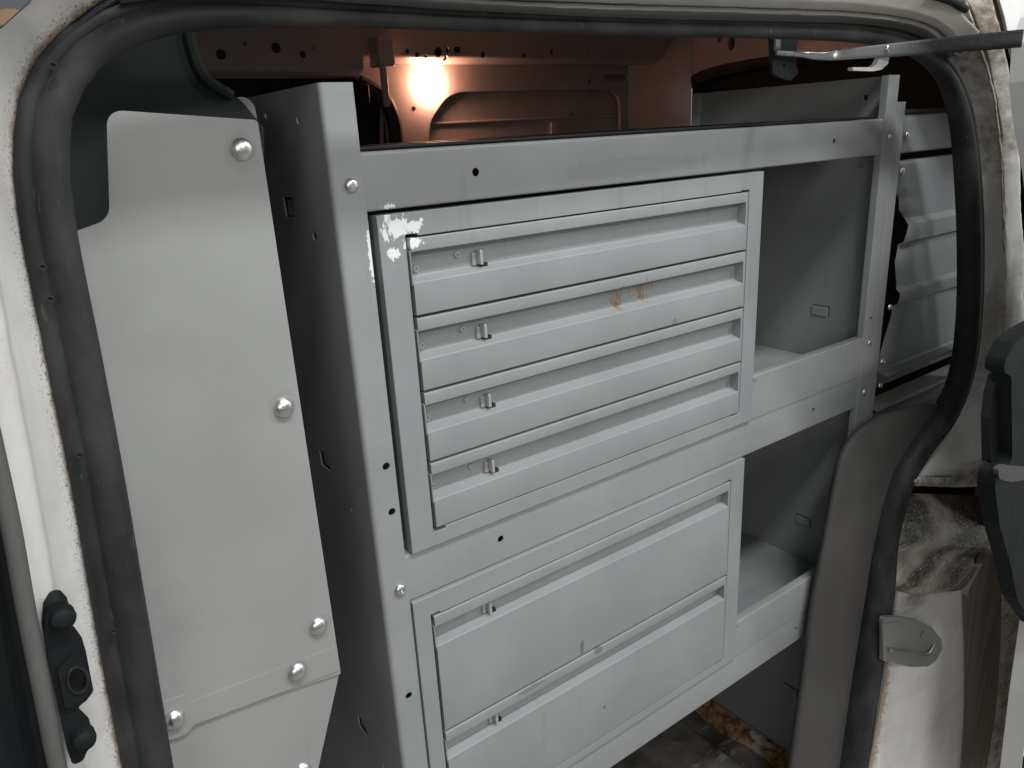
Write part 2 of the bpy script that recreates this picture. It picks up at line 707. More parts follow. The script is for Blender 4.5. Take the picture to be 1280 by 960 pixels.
# --- door seal
cen = [(200, 1040), (186, 960), (152, 770), (123, 600), (92, 440), (64, 300), (53, 215), (57, 140), (80, 88), (122, 48), (180, 24), (260, 14),
       (400, 17), (600, 26), (800, 33), (960, 37), (1075, 42), (1140, 57), (1180, 88), (1200, 135), (1209, 200), (1214, 300), (1212, 400),
       (1202, 470), (1182, 518), (1152, 558), (1128, 600), (1108, 675), (1098, 750), (1083, 844), (1066, 960), (1052, 1040)]
hw = [27, 28, 30, 30, 31, 31, 31, 30, 29, 27, 25, 20, 15, 12, 11, 10.5, 11, 14, 17, 20, 22, 22.5, 22, 22, 22, 22, 22, 22, 22, 22.5, 21, 21]
path = px(cen, SY)
rad = []
for (u, v), h, p in zip(cen, hw, path):
    d = (p - CAM).dot(Vector(RV[2]))
    rad.append(h * d / FPX * (.80 if u > 1100 else 1.0))
NS = 150
pth = resample(path, NS)
rd = [v.x for v in resample([Vector((r, 0, 0)) for r in rad], NS)]
# resample radii by path length: interpolate on nearest source points
d0 = [0]
for a, b in zip(path, path[1:]):
    d0.append(d0[-1] + (b - a).length)
rd = []
for k in range(NS):
    s = d0[-1] * k / (NS - 1)
    i = max(j for j in range(len(path) - 1) if d0[j] <= s + 1e-9)
    t = (s - d0[i]) / (d0[i + 1] - d0[i])
    rd.append(rad[i] * (1 - t) + rad[i + 1] * t)
# profile: main bulb towards the opening, thinner outer lip with a groove between
bulb = [(.98, .25), (.95, -.25), (.75, -.62), (.40, -.80), (.02, -.76), (-.20, -.62), (-.30, -.50), (-.36, -.46), (-.42, -.52),
        (-.62, -.58), (-.85, -.50), (-1.0, -.30), (-1.0, .1), (-.6, .5), (.3, .7), (.8, .6)]
seal_o = mk("door_seal", tube_bm(pth, rd, prof=[(-a, b) for a, b in bulb]), M_rubber, van, 0, 50)
# drain holes along the outer lip
hole_bm = lathe_bm([(.0018, -.002), (.0024, .0008), (.0014, .0010), (0, -.001)], 10)
hole0 = None
for (u, v) in ((66, 82), (53, 334), (63, 374), (99, 569), (142, 789)):
    p = at(u, v, dep(SY - .0105))
    if hole0 is None:
        hole0 = mkl("seal_hole", hole_bm, M_void, seal_o, p)
    else:
        inst(hole0, p, seal_o)
# outer lip, thin and blacker
A_left = [(172, 1040), (158, 960), (123, 770), (93, 600), (61, 440), (33, 300), (22, 210), (27, 130), (51, 72), (95, 28), (140, -4), (190, -30)]
lipB = [(180, 1040), (166, 960), (131, 770), (101, 600), (70, 440), (42, 300), (31, 210), (36, 132), (59, 77), (101, 35), (146, 3), (196, -22)]
sheetloft("seal_lip", [px(A_left, SY - .0035), px([(.5 * (a[0] + b[0]), .5 * (a[1] + b[1])) for a, b in zip(A_left, lipB)], SY - .0050), px(lipB, SY - .0045)],
          M_lip, van, 70, 4, 0, .002)
# --- front (left) pillar
B_ = [(150, 1040), (136, 960), (103, 770), (74, 600), (43, 440), (17, 300), (6, 210), (10, 120), (34, 58), (78, 12), (120, -24), (165, -60)]
C_ = [(122, 1040), (108, 960), (76, 770), (47, 600), (16, 440), (-9, 300), (-22, 210), (-20, 105), (5, 30), (50, -20), (90, -60), (130, -100)]
D_ = [(104, 1040), (86, 960), (51, 790), (14, 600), (-25, 440), (-55, 300), (-70, 210), (-70, 90), (-45, 0), (0, -60), (40, -110), (90, -150)]
sheetloft("front_pillar", [px(A_left, -.179), px(B_, -.186), px(C_, -.199), px([(a - 4, b) for a, b in C_], -.2035), px(D_, -.212)], M_white, van, 80, 6, .0004, .0015)
# --- gutter above the door
g1 = [(150, 2), (260, -8), (400, -2), (600, 11), (800, 20), (1000, 25), (1090, 29), (1150, 42), (1188, 72)]
g2 = [(130, -22), (250, -26), (400, -16), (600, -2), (800, 6), (1000, 12), (1090, 17), (1165, 33), (1204, 68)]
g3 = [(110, -44), (240, -44), (400, -30), (600, -13), (800, -6), (1000, 1), (1090, 6), (1170, 23), (1212, 60)]
g4 = [(90, -74), (240, -74), (400, -60), (600, -42), (800, -34), (1000, -28), (1100, -22), (1180, 0), (1225, 40)]
sheetloft("gutter_rubber", [px([(a, b + 13) for a, b in g1], -.174), px(g1, -.186), px([(.5 * (a[0] + b[0]), .5 * (a[1] + b[1])) for a, b in zip(g1, g2)], -.196), px(g2, -.193)],
          M_dust, van, 80, 5, .0005, .002)
sheetloft("roof_gutter", [px(g2, -.1935), px(g3, -.203), px([(a, b - 3) for a, b in g3], -.204), px(g4, -.213)],
          M_gutter, van, 80, 5, .0003, .0015)
tb = tube_bm(resample(px([(1165, -6), (1190, 2), (1207, 12)], -.215), 8), .004, 10)
mk("gutter_plug", tb, M_black, van)
# --- rear (right) pillar, upper
A_r = [(1182, 55), (1200, 66), (1217, 110), (1228, 175), (1233, 239), (1237, 300), (1236, 380), (1230, 450), (1219, 499), (1192, 542), (1172, 566), (1150, 598)]
B_r = [(1200, -10), (1222, 35), (1243, 120), (1251, 186), (1253, 255), (1255, 315), (1254, 380), (1250, 450), (1240, 499), (1222, 542), (1208, 566), (1195, 599)]
C_r = [(1226, -40), (1247, 24), (1263, 100), (1274, 186), (1276, 255), (1280, 315), (1280, 380), (1280, 450), (1272, 499), (1262, 542), (1254, 566), (1246, 600)]
D_r = [(1222, -50), (1250, 22), (1268, 100), (1280, 186), (1284, 255), (1290, 315), (1295, 380), (1295, 450), (1290, 499), (1280, 542), (1272, 566), (1262, 601)]
jamb = sheetloft("rear_pillar", [px([(a - 24, b + 4) for a, b in A_r], -.164), px(A_r, -.176), px(B_r, -.190), px([(a + 3, b) for a, b in B_r], -.193), px(C_r, -.200)], M_whiteR, van, 90, 8, .0012, .0015)
sheetloft("pillar_underside", [px([(1146, 596), (1195, 597), (1252, 599)], -.188), px([(1142, 602), (1195, 604), (1252, 604)], -.190), px([(1142, 607), (1195, 609), (1252, 607)], -.184)],
          M_grime, van, 40, 5, .0012, .002)
# seam sealer bead along the ridge
sb = resample(px([(1204, -5), (1218, 40), (1240, 110), (1250, 180), (1253, 250), (1255, 315)], -.1925), 60)
mk("seam_bead", tube_bm([p + mnoise.noise_vector(p * 90) * .0012 for p in sb], [.0017 + .0008 * mnoise.noise(p * 120) for p in sb], 8), M_speck, van)
def m_ledge():
    s = NT("grimy_white_ledge_paint")
    col = s.mix(s.ramp(s.noise(45, 6, (.3, .5, 1)), .38, .72), (.66, .635, .58), (.27, .225, .18))
    fine = s.ramp(s.noise(300, 6, (.3, .6, 1), .75), .40, .50)
    for (u, v), r in (((1150, 714), (.05, .08, .010)), ((1205, 704), (.035, .08, .014)), ((1228, 665), (.020, .08, .026)),
                      ((1185, 622), (.10, .08, .010)), ((1190, 650), (.03, .08, .012)), ((1150, 668), (.04, .08, .007)), ((1180, 740), (.05, .08, .006))):
        m = s.spot(tuple(at(u, v, dep(-.182))), (r[0] * 3.2, r[1] * 3, r[2] * 1.5), 60, .6, 6, (.3, .5, 1), 1.3, .6)
        col = s.mix(s.math('MULTIPLY', s.math('MULTIPLY', m, fine), .95), col, s.mix(s.noise(50, 3), (.028, .024, .018), (.060, .068, .030)))
    fl = s.math('MULTIPLY', s.ramp(s.noise(260, 3, (.3, .6, 1)), .60, .63), s.spot(tuple(at(1165, 726, dep(-.188))), (.14, .16, .014), 60, .4, 4, (.3, .5, 1)))
    col = s.mix(fl, col, (.82, .81, .78))
    s.bump(s.noise(150, 4, (.4, .6, 1)), .10, .001)
    return s.done(col, .5)


M_ledge = m_ledge()
# --- ledge where the slide rail starts
rowsL = [[(1128, 616), (1185, 618), (1250, 622)], [(1126, 630), (1185, 632), (1248, 634)], [(1120, 660), (1185, 662), (1242, 656)],
         [(1118, 672), (1180, 681), (1238, 686)], [(1116, 690), (1176, 693), (1232, 698)], [(1114, 706), (1172, 712), (1224, 712)],
         [(1112, 724), (1166, 736), (1213, 733)], [(1112, 736), (1164, 748), (1209, 745)]]
ysL = [-.11, -.135, -.168, -.182, -.176, -.184, -.190, -.183]
sheetloft("pillar_ledge", [px(r, y) for r, y in zip(rowsL, ysL)], M_ledge, van, 40, 3, .00008, .002, False, 20)
sheetloft("rail_gap_shade", [px([(1110, 556), (1185, 556), (1262, 560)], -.048), px([(1110, 640), (1185, 640), (1262, 640)], -.048)], M_void, van, 10, 3)  # black sheet painting the shade deep in the rail gap
# --- lower jamb and its stained groove
A_l = [(1118, 728), (1112, 790), (1106, 844), (1097, 900), (1086, 960), (1072, 1040)]
B_l = [(1202, 738), (1204, 800), (1205, 850), (1204, 900), (1200, 960), (1192, 1040)]
M_l = [(1165, 740), (1162, 800), (1158, 850), (1153, 900), (1146, 960), (1136, 1040)]
sheetloft("lower_jamb", [px(A_l, -.176), px(M_l, -.186), px(B_l, -.190)], M_whiteR, van, 40, 8, .0004, .0015)
E_l = [(1252, 690), (1251, 787), (1248, 850), (1243, 900), (1233, 960), (1220, 1040)]
sheetloft("stained_groove", [px(B_l, -.190), px([(a + 3, b) for a, b in B_l], -.184), px([(.5 * (a[0] + b[0]), b[1]) for a, b in zip(B_l, E_l)], -.180),
                             px(E_l, -.186)], M_stain, van, 40, 6, .0004, .0015)
F_l = [(1268, 690), (1266, 787), (1264, 850), (1258, 900), (1250, 960), (1238, 1040)]
G_l = [(1320, 690), (1320, 787), (1320, 850), (1315, 900), (1310, 960), (1300, 1040)]
sheetloft("speckled_flange", [px(E_l, -.186), px(F_l, -.194), px(G_l, -.200)], M_speck, van, 60, 6, .0014, .0015)
# --- wheel arch trim
TA = [(1170, 500), (1150, 524), (1124, 562), (1104, 615), (1088, 675), (1078, 750), (1063, 844), (1049, 960), (1036, 1040)]
TB = [(1094, 519), (1066, 540), (1048, 567), (1037, 615), (1023, 690), (1011, 760), (999, 850), (984, 960), (973, 1040)]
mid = lambda k: [(a[0] * (1 - k) + b[0] * k, a[1] * (1 - k) + b[1] * k) for a, b in zip(TA, TB)]
trim = sheetloft("wheel_arch_trim", [px0([(a + 9, b + 4) for a, b in TA], -.055), px0(mid(.3), -.043), px0(mid(.65), -.030), px0(mid(.9), -.020), px0(TB, -.010),
                                     px0([(a + 8, b + 3) for a, b in TB], -.004)], M_trim, van, 70, 8, 0, .002)
# top cap of the trim, running up and away behind the seal
sheetloft("trim_cap", [px0([(1094, 519), (1130, 512), (1172, 502)], -.012), px0([(1096, 517), (1135, 508), (1185, 492)], -.008), px0([(1097, 519), (1140, 510), (1195, 490)], -.003)], M_trim, van, 20, 4, 0, .002)
# --- inner door header, near side walls, roof, bulkhead, far wall
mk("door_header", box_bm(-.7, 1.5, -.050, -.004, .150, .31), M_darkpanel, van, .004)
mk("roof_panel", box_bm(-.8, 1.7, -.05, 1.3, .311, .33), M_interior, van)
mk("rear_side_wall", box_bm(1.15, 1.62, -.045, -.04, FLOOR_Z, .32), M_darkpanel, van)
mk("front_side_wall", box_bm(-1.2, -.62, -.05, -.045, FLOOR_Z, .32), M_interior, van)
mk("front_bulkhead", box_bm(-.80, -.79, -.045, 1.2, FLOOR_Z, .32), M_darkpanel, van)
yplate("rear_quarter_panel", P2([(1232, -60), (1256, 22), (1272, 100), (1292, 150), (1600, 150), (1600, -60)], -.0815), -.0815, .004, M_door, van)
# far wall frame with the pressed-in panel, opposite doorway to the left
FYW = 1.1
arc = P2([(436, 92), (462, 108), (480, 119), (490, 133), (496, 150), (500, 190)], FYW)
outl = arc + [(.64, FLOOR_Z), (1.43, FLOOR_Z), (1.43, .168), (arc[0][0], .168)]
hole = fillet([(.67, -.8), (1.33, -.8), (1.33, .108), (.765, .108), (.70, .04)], [.05, .05, .05, .09, .08], 6)
wallholes = [circ(*P2([(u, v)], FYW)[0], r, 10, ry) for u, v, r, ry in ((628, 105, .004, .012),)]
yplate("far_wall_frame", outl, FYW, .012, M_interior, van, [hole, fillet(P2([(754, 93), (784, 93), (784, 101), (754, 101)], FYW), .008, 3), circ(*P2([(737, 101)], FYW)[0], .007, 10),
       circ(*P2([(548, 136)], FYW)[0], .005, 8) if False else circ(*P2([(517, 136)], FYW)[0], .006, 10)], 0)
yplate("pressed_panel", rect(.60, -.85, 1.40, .15), FYW + .028, .004, M_interior, van, [circ(*P2([(628, 108)], FYW + .028)[0], .004, 10, .013)] +
       [circ(*P2([(u, v)], FYW + .028)[0], r, 10) for u, v, r in ((738, 115, .006), (757, 119, .009), (715, 143, .005), (600, 100, .006))], .001)
mk("panel_rib", box_bm(1.09, 1.12, FYW + .018, FYW + .0275, -.6, .03), M_interior, van, .003)
mk("panel_rib", box_bm(.70, 1.33, FYW + .020, FYW + .0275, .035, .042), M_interior, van, .003)
mk("outer_skin", box_bm(-1.2, 1.7, 1.19, 1.2, FLOOR_Z, .32), M_interior, van)
# upper side rail, bent sheet with holes
rail = mk("roof_side_rail", prism_bm(thick(fillet([(1.00, .30), (1.035, .255), (1.05, .180), (1.075, .1685), (1.11, .1685)], .012, 4, False), .004), .40, 1.45, FX), M_interior, van)
cb = bmesh.new()
for u, v, r in ((510, 64, .005), (523, 68, .006), (534, 70, .004), (549, 65, .0105), (560, 62, .006), (560, 72, .005), (605, 68, .007), (656, 69, .005), (690, 64, .006), (735, 68, .004)):
    cyl(cb, at(u, v, 1.045), (0, 1, 0), r, .2, 12)
p = at(572, 62, 1.045)
box_bm(p.x - .009, p.x + .009, .95, 1.15, p.z - .006, p.z + .006, cb)
cut(rail, cb)
rail2 = mk("cross_beam", prism_bm(thick(fillet([(1.00, .30), (1.03, .235), (1.05, .150), (1.09, .139)], .010, 4, False), .004), -.6, .52, FX), M_interior, van)
cb = bmesh.new()
for u, v, r in ((276, 68, .010), (344, 60, .010), (378, 68, .007), (305, 55, .004), (390, 60, .004)):
    cyl(cb, at(u, v, 1.045), (0, 1, 0), r, .2, 10)
cut(rail2, cb)
# end cap bracket where the beam meets the pillar
mk("beam_bracket", box_bm(.535, .575, 1.00, 1.05, .155, .215), M_interior, van, .006)
mk("hanging_tab", box_bm(.548, .562, 1.02, 1.03, .075, .158), M_interior, van, .002)
mk("latch_block", box_bm(.505, .535, 1.06, 1.09, .085, .125), M_black, van, .003)
# opposite sliding door: panel, window and seal
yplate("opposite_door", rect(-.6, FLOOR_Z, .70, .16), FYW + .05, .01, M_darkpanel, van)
sp = resample([at(u, v, FYW - .004) for u, v in ((448, 103), (466, 112), (480, 123), (488, 138), (493, 155), (497, 195))] + [Vector((.625, FYW - .004, -.4))], 40)
mk("opposite_seal", tube_bm(sp, .017, 10), M_rubber, van)
yplate("door_edge_strip", P2([(476, 122), (479, 124), (480, 182), (475, 182)], FYW + .03), FYW + .03, .004, M_interior, van)
# rear wall with window opening, and corner pillar
XR = 1.5
warc = [atx(u, v, XR) for u, v in ((828, 190), (832, 160), (842, 125), (858, 104), (885, 90), (930, 80), (990, 72), (1060, 68))]
wy = [(p.y, p.z) for p in warc]
ho = wy + [(-.02, wy[-1][1]), (-.02, -.75), (wy[0][0], -.75)]
ovals = [[(p.y + .022 * math.cos(a) * 1.0, p.z + .015 * math.sin(a)) for a in [2 * math.pi * k / 14 for k in range(14)]] for p in (atx(820, 73, XR),)]
o2 = []
for u, v, r, rz in ((914, 54, .010, .018), (899, 50, .005, .006), (789, 148, .006, .020)):
    q = atx(u, v, XR)
    o2.append([(q.y + r * math.cos(a), q.z + rz * math.sin(a)) for a in [2 * math.pi * k / 12 for k in range(12)]])
xplate("rear_wall", rect(-.039, FLOOR_Z, 1.02, .31), XR, .02, M_interior, van, [ho] + ovals + o2, .010)
mk("corner_pillar", prism_bm(thick([(1.36, 1.099), (1.43, 1.07), (1.4985, .99)], .003), FLOOR_Z, .31, FZ), M_interior, van)
ws = resample([p + Vector((.012, 0, 0)) for p in warc], 50)
mk("rear_window_seal", tube_bm(ws, .016, 10, Vector((1, 0, 0))), M_rubber, van)
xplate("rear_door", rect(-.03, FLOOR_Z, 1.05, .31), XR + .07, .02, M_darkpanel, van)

# --- black rubber guide socket on the front pillar
SO = -.1185
so = fillet(P2([(57, 768), (66, 753), (78, 750), (88, 761), (90, 776), (84, 790), (97, 798), (107, 812), (117, 864), (108, 876), (97, 884), (103, 902), (116, 915), (117, 930), (109, 939), (104, 951), (91, 957), (84, 938), (62, 838), (55, 792)], SO), .0036, 4)
sock = yplate("guide_socket", so, SO, .014, M_black, van, [circ(*P2([(96, 851)], SO)[0], .0042, 18, .0078)], .0016, 3)
# raised middle block with its ring
yplate("socket_block", fillet(P2([(72, 838), (92, 816), (105, 822), (115, 862), (103, 876), (82, 888)], SO - .003), .0022, 4), SO - .003, .004, M_black, sock,
       [circ(*P2([(97, 850)], SO - .003)[0], .0042, 18, .0078)], .0009, 3)
yplate("socket_bore", circ(*P2([(97, 851)], SO)[0], .0048, 18, .0086), SO + .003, .006, M_void, sock, (), 0.0)
c0 = at(97, 850, SO - .0035)
rg = [c0 + Vector((.0048 * math.cos(2 * math.pi * k / 24), 0, .0084 * math.sin(2 * math.pi * k / 24))) for k in range(25)]
mk("socket_ring", tube_bm(rg, .0009, 8, cap=False), M_blackmetal, sock)
kn = lathe_bm([(.0062, -.003), (.0066, .0025), (.0060, .0052), (.0042, .0068), (.0018, .0074), (0, .0070)], 22)
k0 = mkl("knob", kn, M_black, sock, at(78, 770, SO - .001))
inst(k0, at(104, 921, SO - .001), sock)
# --- striker plate on the lower jamb
ST = -.0905
stp = fillet(P2([(1104, 772), (1122, 771), (1146, 775), (1165, 784), (1177, 800), (1178, 812), (1170, 826), (1160, 833), (1140, 834), (1104, 826)], ST), .003, 3)
strk = yplate("striker_plate", stp, ST, .006, M_steel, van, (), .0014, 3)
sr = lathe_bm([(.0055, 0), (.0055, .0015), (.0034, .002), (.0028, .0008), (0, .0008)], 18)
mkl("striker_screw", sr, M_steel, strk, at(1153, 793, ST - .0005))
bar = [at(1114, 813, ST - .006), at(1132, 815, ST - .006), at(1160, 818, ST - .005), at(1168, 806, ST - .001)]
mk("striker_pin", tube_bm(resample(bar, 20), .0028, 10), M_chromebar, strk)
yplate("striker_fold", fillet(P2([(1104, 780), (1126, 778), (1132, 795), (1120, 800), (1118, 810), (1104, 808)], ST - .003), .0015, 3), ST - .003, .0032, M_steel, strk, (), .0008)

# ================================================================== front door edge (far left)
fd = thing("front_door", "dark edge of the front cab door with grey weatherstrip left of the white pillar", "door", (-.6, -.23, FLOOR_Z))
wst = resample(px([(95, 1040), (72, 960), (52, 860), (32, 760), (14, 660), (-8, 560), (-40, 420)], -.228), 40)
mk("weatherstrip", tube_bm(wst, .0046, 12), M_strip, fd)
dd = px([(86, 1040), (56, 960), (36, 860), (16, 760), (-2, 660), (-24, 560), (-56, 420)], -.224)
de = px([(-60, 1040), (-90, 960), (-110, 860), (-120, 760), (-130, 660), (-140, 560), (-160, 420)], -.225)
sheetloft("door_edge", [dd, px([(60, 1040), (36, 960), (16, 860), (-4, 760), (-22, 660), (-44, 560), (-76, 420)], -.214), de], M_black, fd, 40, 4, 0, .003)
wf = fillet(P2([(-90, -60), (90, -60), (39, 0), (3, 32), (-50, 60), (-90, 70)], -.134), .002, 3)
s = NT("rust_edged_frame")
cc = s.mix(s.spot(tuple(at(20, 22, -.134)), (.013, .02, .0035), 200, .3), (.05, .058, .066), (.20, .12, .05))
wfm = s.done(cc, .4)
yplate("window_frame", wf, -.134, .01, wfm, fd, (), .0015)

# ================================================================== partition panel (left)
part = thing("partition_panel", "tall flat grey sheet metal partition panel with shiny domed bolts, left of the shelving", "partition", (-.28, -.1, FLOOR_Z))
WY = -.015
up = fillet(P2([(20, 305), (98, 288), (137, 274), (133, 137), (322, 150), (425, 834), (426, 842), (236, 905), (90, 960)], WY), [0, 0, .012, .010, .003, .002, 0, 0, 0], 6)
yplate("upper_sheet", up, WY, .0016, M_panel, part, (), .0004)
# lower sheet leans back from the seam
lo = [(80, 934), (236, 893), (425, 832), (424, 842), (398, 960), (378, 1060), (80, 1060)]
lo = P2(lo, WY + .0022)
zt = max(p[1] for p in lo)
mk("lower_sheet", plate_bm(lo, [], .0016, lambda u, v, w: Vector((u, WY + .0022 + w, v))), M_panel, part, .0004)
fold = P2([(424, 842), (398, 960), (378, 1060)], WY + .003)
fb = bmesh.new()
ra = [fb.verts.new((x, WY + .003, z)) for x, z in fold]
rb = [fb.verts.new((x + .004, WY + .03, z)) for x, z in fold]
for i in range(2):
    fb.faces.new((ra[i], ra[i + 1], rb[i + 1], rb[i]))
solidify(mk("lower_flange", fb, M_panel, part), .0015)
st = fillet(P2([(200, 880), (231, 868), (240, 877), (420, 808), (424.5, 838), (243, 906), (233, 918), (204, 928)], WY - .0010), [0, .003, 0, 0, .001, 0, .002, 0], 4)
yplate("seam_strap", st, WY - .0010, .0009, M_panel, part, (), .0004)
# top return flange with its rounded corner
tf = P2([(270, 137), (286, 122), (308, 121), (318, 131), (322, 152)], WY + .06)
yplate("top_flange", fillet([tf[0], tf[1], tf[2], tf[3], tf[4], P2([(322, 170)], WY + .06)[0], P2([(260, 170)], WY + .06)[0]], [.002, .006, .010, .008, 0, 0, 0], 5), WY + .06, .0016, M_panel, part)
xe = at(322, 150, WY).x
mk("flange_web", box_bm(xe - .0018, xe - .0003, WY + .0018, WY + .0215, at(322, 172, WY).z, at(322, 153, WY).z), M_panel, part)
# dark bulkhead gusset behind it
gs = P2([(-60, -60), (232, -60), (236, 30), (244, 70), (262, 104), (300, 124), (330, 160), (330, 330), (-60, 330)], .035)
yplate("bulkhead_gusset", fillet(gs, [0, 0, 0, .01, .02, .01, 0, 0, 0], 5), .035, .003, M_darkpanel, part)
gr = resample(px0([(234, 20), (240, 58), (256, 96), (290, 120)], .031), 20)
mk("gusset_rib", tube_bm(gr, .004, 8), M_darkpanel, part)
dome = lathe_bm([(.0078, 0), (.0079, .0007), (.0069, .0026), (.0050, .0041), (.0026, .0050), (0, .0052)], 24)
b0 = None
for i, (u, v) in enumerate(((303, 186), (355, 509), (398, 782), (372, 839), (218, 899), (378, 963))):
    y = WY - .0018 if i in (3, 4) else (WY + .002 if i == 5 else WY - .0002)
    p = at(u, v, y)
    if i == 0:
        b0 = mkl("bolt", dome, M_zinc, part, p)
    else:
        inst(b0, p, part, (0, random.uniform(0, 6), 0))

# ================================================================== shelving unit
su = thing("shelving_unit", "grey painted steel shelving unit with three shelf lips holding two drawer cabinets", "shelving", (.375, .16, FLOOR_Z))
DP = .335
# left end panel with front post in one bent sheet
prof = fillet([(.0, .010), (.0, .0), (-.0275, .0), (-.0275, DP), (-.005, DP)], [0, .0012, .0045, .003, 0], 6, False)
ep = mk("end_panel", prism_bm(thick(prof, -.0016), FLOOR_Z, .050, FZ), M_shelf, su)
cb = bmesh.new()
for x, z in ((-.0088, -.2612), (-.0081, -.3056), (-.0125, -.5031)):
    cyl(cb, (x, 0, z), (0, 1, 0), .0036, .03, 14)
for y, z, r in ((.047, -.064, .0042), (.122, .033, .003), (.05, .026, .003), (.044, -.314, .003), (.05, -.62, .003)):
    cyl(cb, (-.0275, y, z), (1, 0, 0), r, .02, 10)
for y, z in ((.097, -.043), (.097, -.282), (.097, -.60)):
    box_bm(-.035, -.0245, y - .0115, y + .0115, z - .0085, z + .0085, cb)
cut(ep, cb)
for y, z in ((.097, -.043), (.097, -.282), (.097, -.60)):
    mk("slot_tab", box_bm(-.0245, -.023, y - .009, y + .011, z - .008, z + .006), M_shelf, ep, .0004)
# right end panel
prof = fillet([(.7475, .010), (.7475, .0), (.775, .0), (.775, DP), (.755, DP)], [0, .0012, .003, .003, 0], 6, False)
ep2 = mk("end_panel", prism_bm(thick(prof, .0016), FLOOR_Z, .053, FZ), M_shelf, su)
cb = bmesh.new()
for y, z in ((.0865, -.273), (.088, -.634), (.0865, -.98)):
    box_bm(.76, .79, y - .0145, y + .0145, z + .0050, z + .0072, cb)
    box_bm(.76, .79, y - .0145, y - .0120, z - .009, z + .0045, cb)
for y, z in ((.045, .028), (.042, -.061), (.03, -.353)):
    cyl(cb, (.775, y, z), (1, 0, 0), .0036, .03, 12)
cyl(cb, (.7625, 0, -.27), (0, 1, 0), .003, .03, 10)
cut(ep2, cb)
for y, z in ((.0865, -.273), (.088, -.634), (.0865, -.98)):
    mk("slot_tab", box_bm(.7715, .7732, y - .0115, y + .014, z - .009, z + .0045), M_shelf, ep2, .0006)
# shelves: tray floor with front lip turned down
for zt, zb, hs in ((0, -.0454, ((.105, -.0362), (.6375, -.0362))), (-.355, -.4035, ((.1065, -.3796 + .002), (.6385, -.378))), (-.7132, -.7625, ((.6395, -.7375), (.105, -.7375)))):
    prof = fillet([(DP - .004, zt - .012 if zt == 0 else zt + .008), (DP - .004, zt), (.0018, zt), (.0018, zb), (.016, zb), (.016, zb + .006)], [0, .002, .0028, .0022, .001, 0], 5, False)
    sh = mk("shelf", prism_bm(thick(prof, .0014), .0004, .7468, FX), M_shelf, su)
    cb = bmesh.new()
    for x, z in hs:
        if zt == 0:
            z = -.0222 if x < .3 else -.0225
        cyl(cb, (x, 0, z), (0, 1, 0), .0036 if x < .3 else .0030, .02, 14)
    cut(sh, cb)
mk("shelf_top_sheet", box_bm(.004, .744, .010, DP - .008, .0008, .0034), M_black, su, .0008)  # thin black sheet over the top shelf
# front lips of the open bays beside the cabinets
for z0, z1, x0 in ((-.3548, -.2965, .4975), (-.7128, -.6565, .4880)):
    prof = fillet([(.0006, z0), (.0006, z1), (.013, z1), (.013, z1 - .006)], [0, .002, .001, 0], 4, False)
    bl = mk("bay_lip", prism_bm(thick(prof, -.0014), x0, .7468, FX), M_shelf, su)
    mk("bay_floor", box_bm(x0, .7725, .016, DP - .006, z0 + .004, z0 + .0055), M_shelf, su)
    mk("lip_hem", box_bm(x0 + .001, x0 + .010, -.0006, .0004, z1 - .006, z1 - .003), M_shelf, bl)
mk("back_sheet", box_bm(-.025, .7725, DP + .001, DP + .0025, FLOOR_Z + .05, -.01), M_darkpanel, su)
# pan-head screws with cross recess
sc = lathe_bm([(.0056, 0), (.0058, .0005), (.0054, .0019), (.0041, .0031), (.0020, .0036), (0, .0037)], 20)
scr0 = mk("screw", sc, M_zinc, su)
cb = bmesh.new()
box_bm(-.0028, .0028, -.01, -.0021, -.0005, .0005, cb)
cb2 = box_bm(-.0005, .0005, -.01, -.0021, -.0028, .0028)
for c in (cb, cb2):
    c.transform(Matrix.Translation(WL[su]))     # mesh is centred on the part's own origin
# the recess cuts are made around the local origin
for c in (cb, cb2):
    WLs = WL[scr0]
    c.transform(Matrix.Translation(WLs - WL[su]))
scr0.data.transform(Matrix.Translation(WL[su]))
cut(scr0, cb)
cut(scr0, cb2)
spots = [(-.0112, -.0238), (-.0090, -.3850), (-.0100, -.74)]
for i, (x, z) in enumerate(spots):
    p = Vector((x, -.0002, z))
    if i == 0:
        scr0.location = p - WL[su]
    else:
        inst(scr0, p, su, (0, random.uniform(0, 3), 0))
for x, z in ((.7625, -.0225), (.7635, -.307), (.7635, -.382)):
    inst(scr0, (x, -.0002, z), su, (0, random.uniform(0, 3), 0), .78)

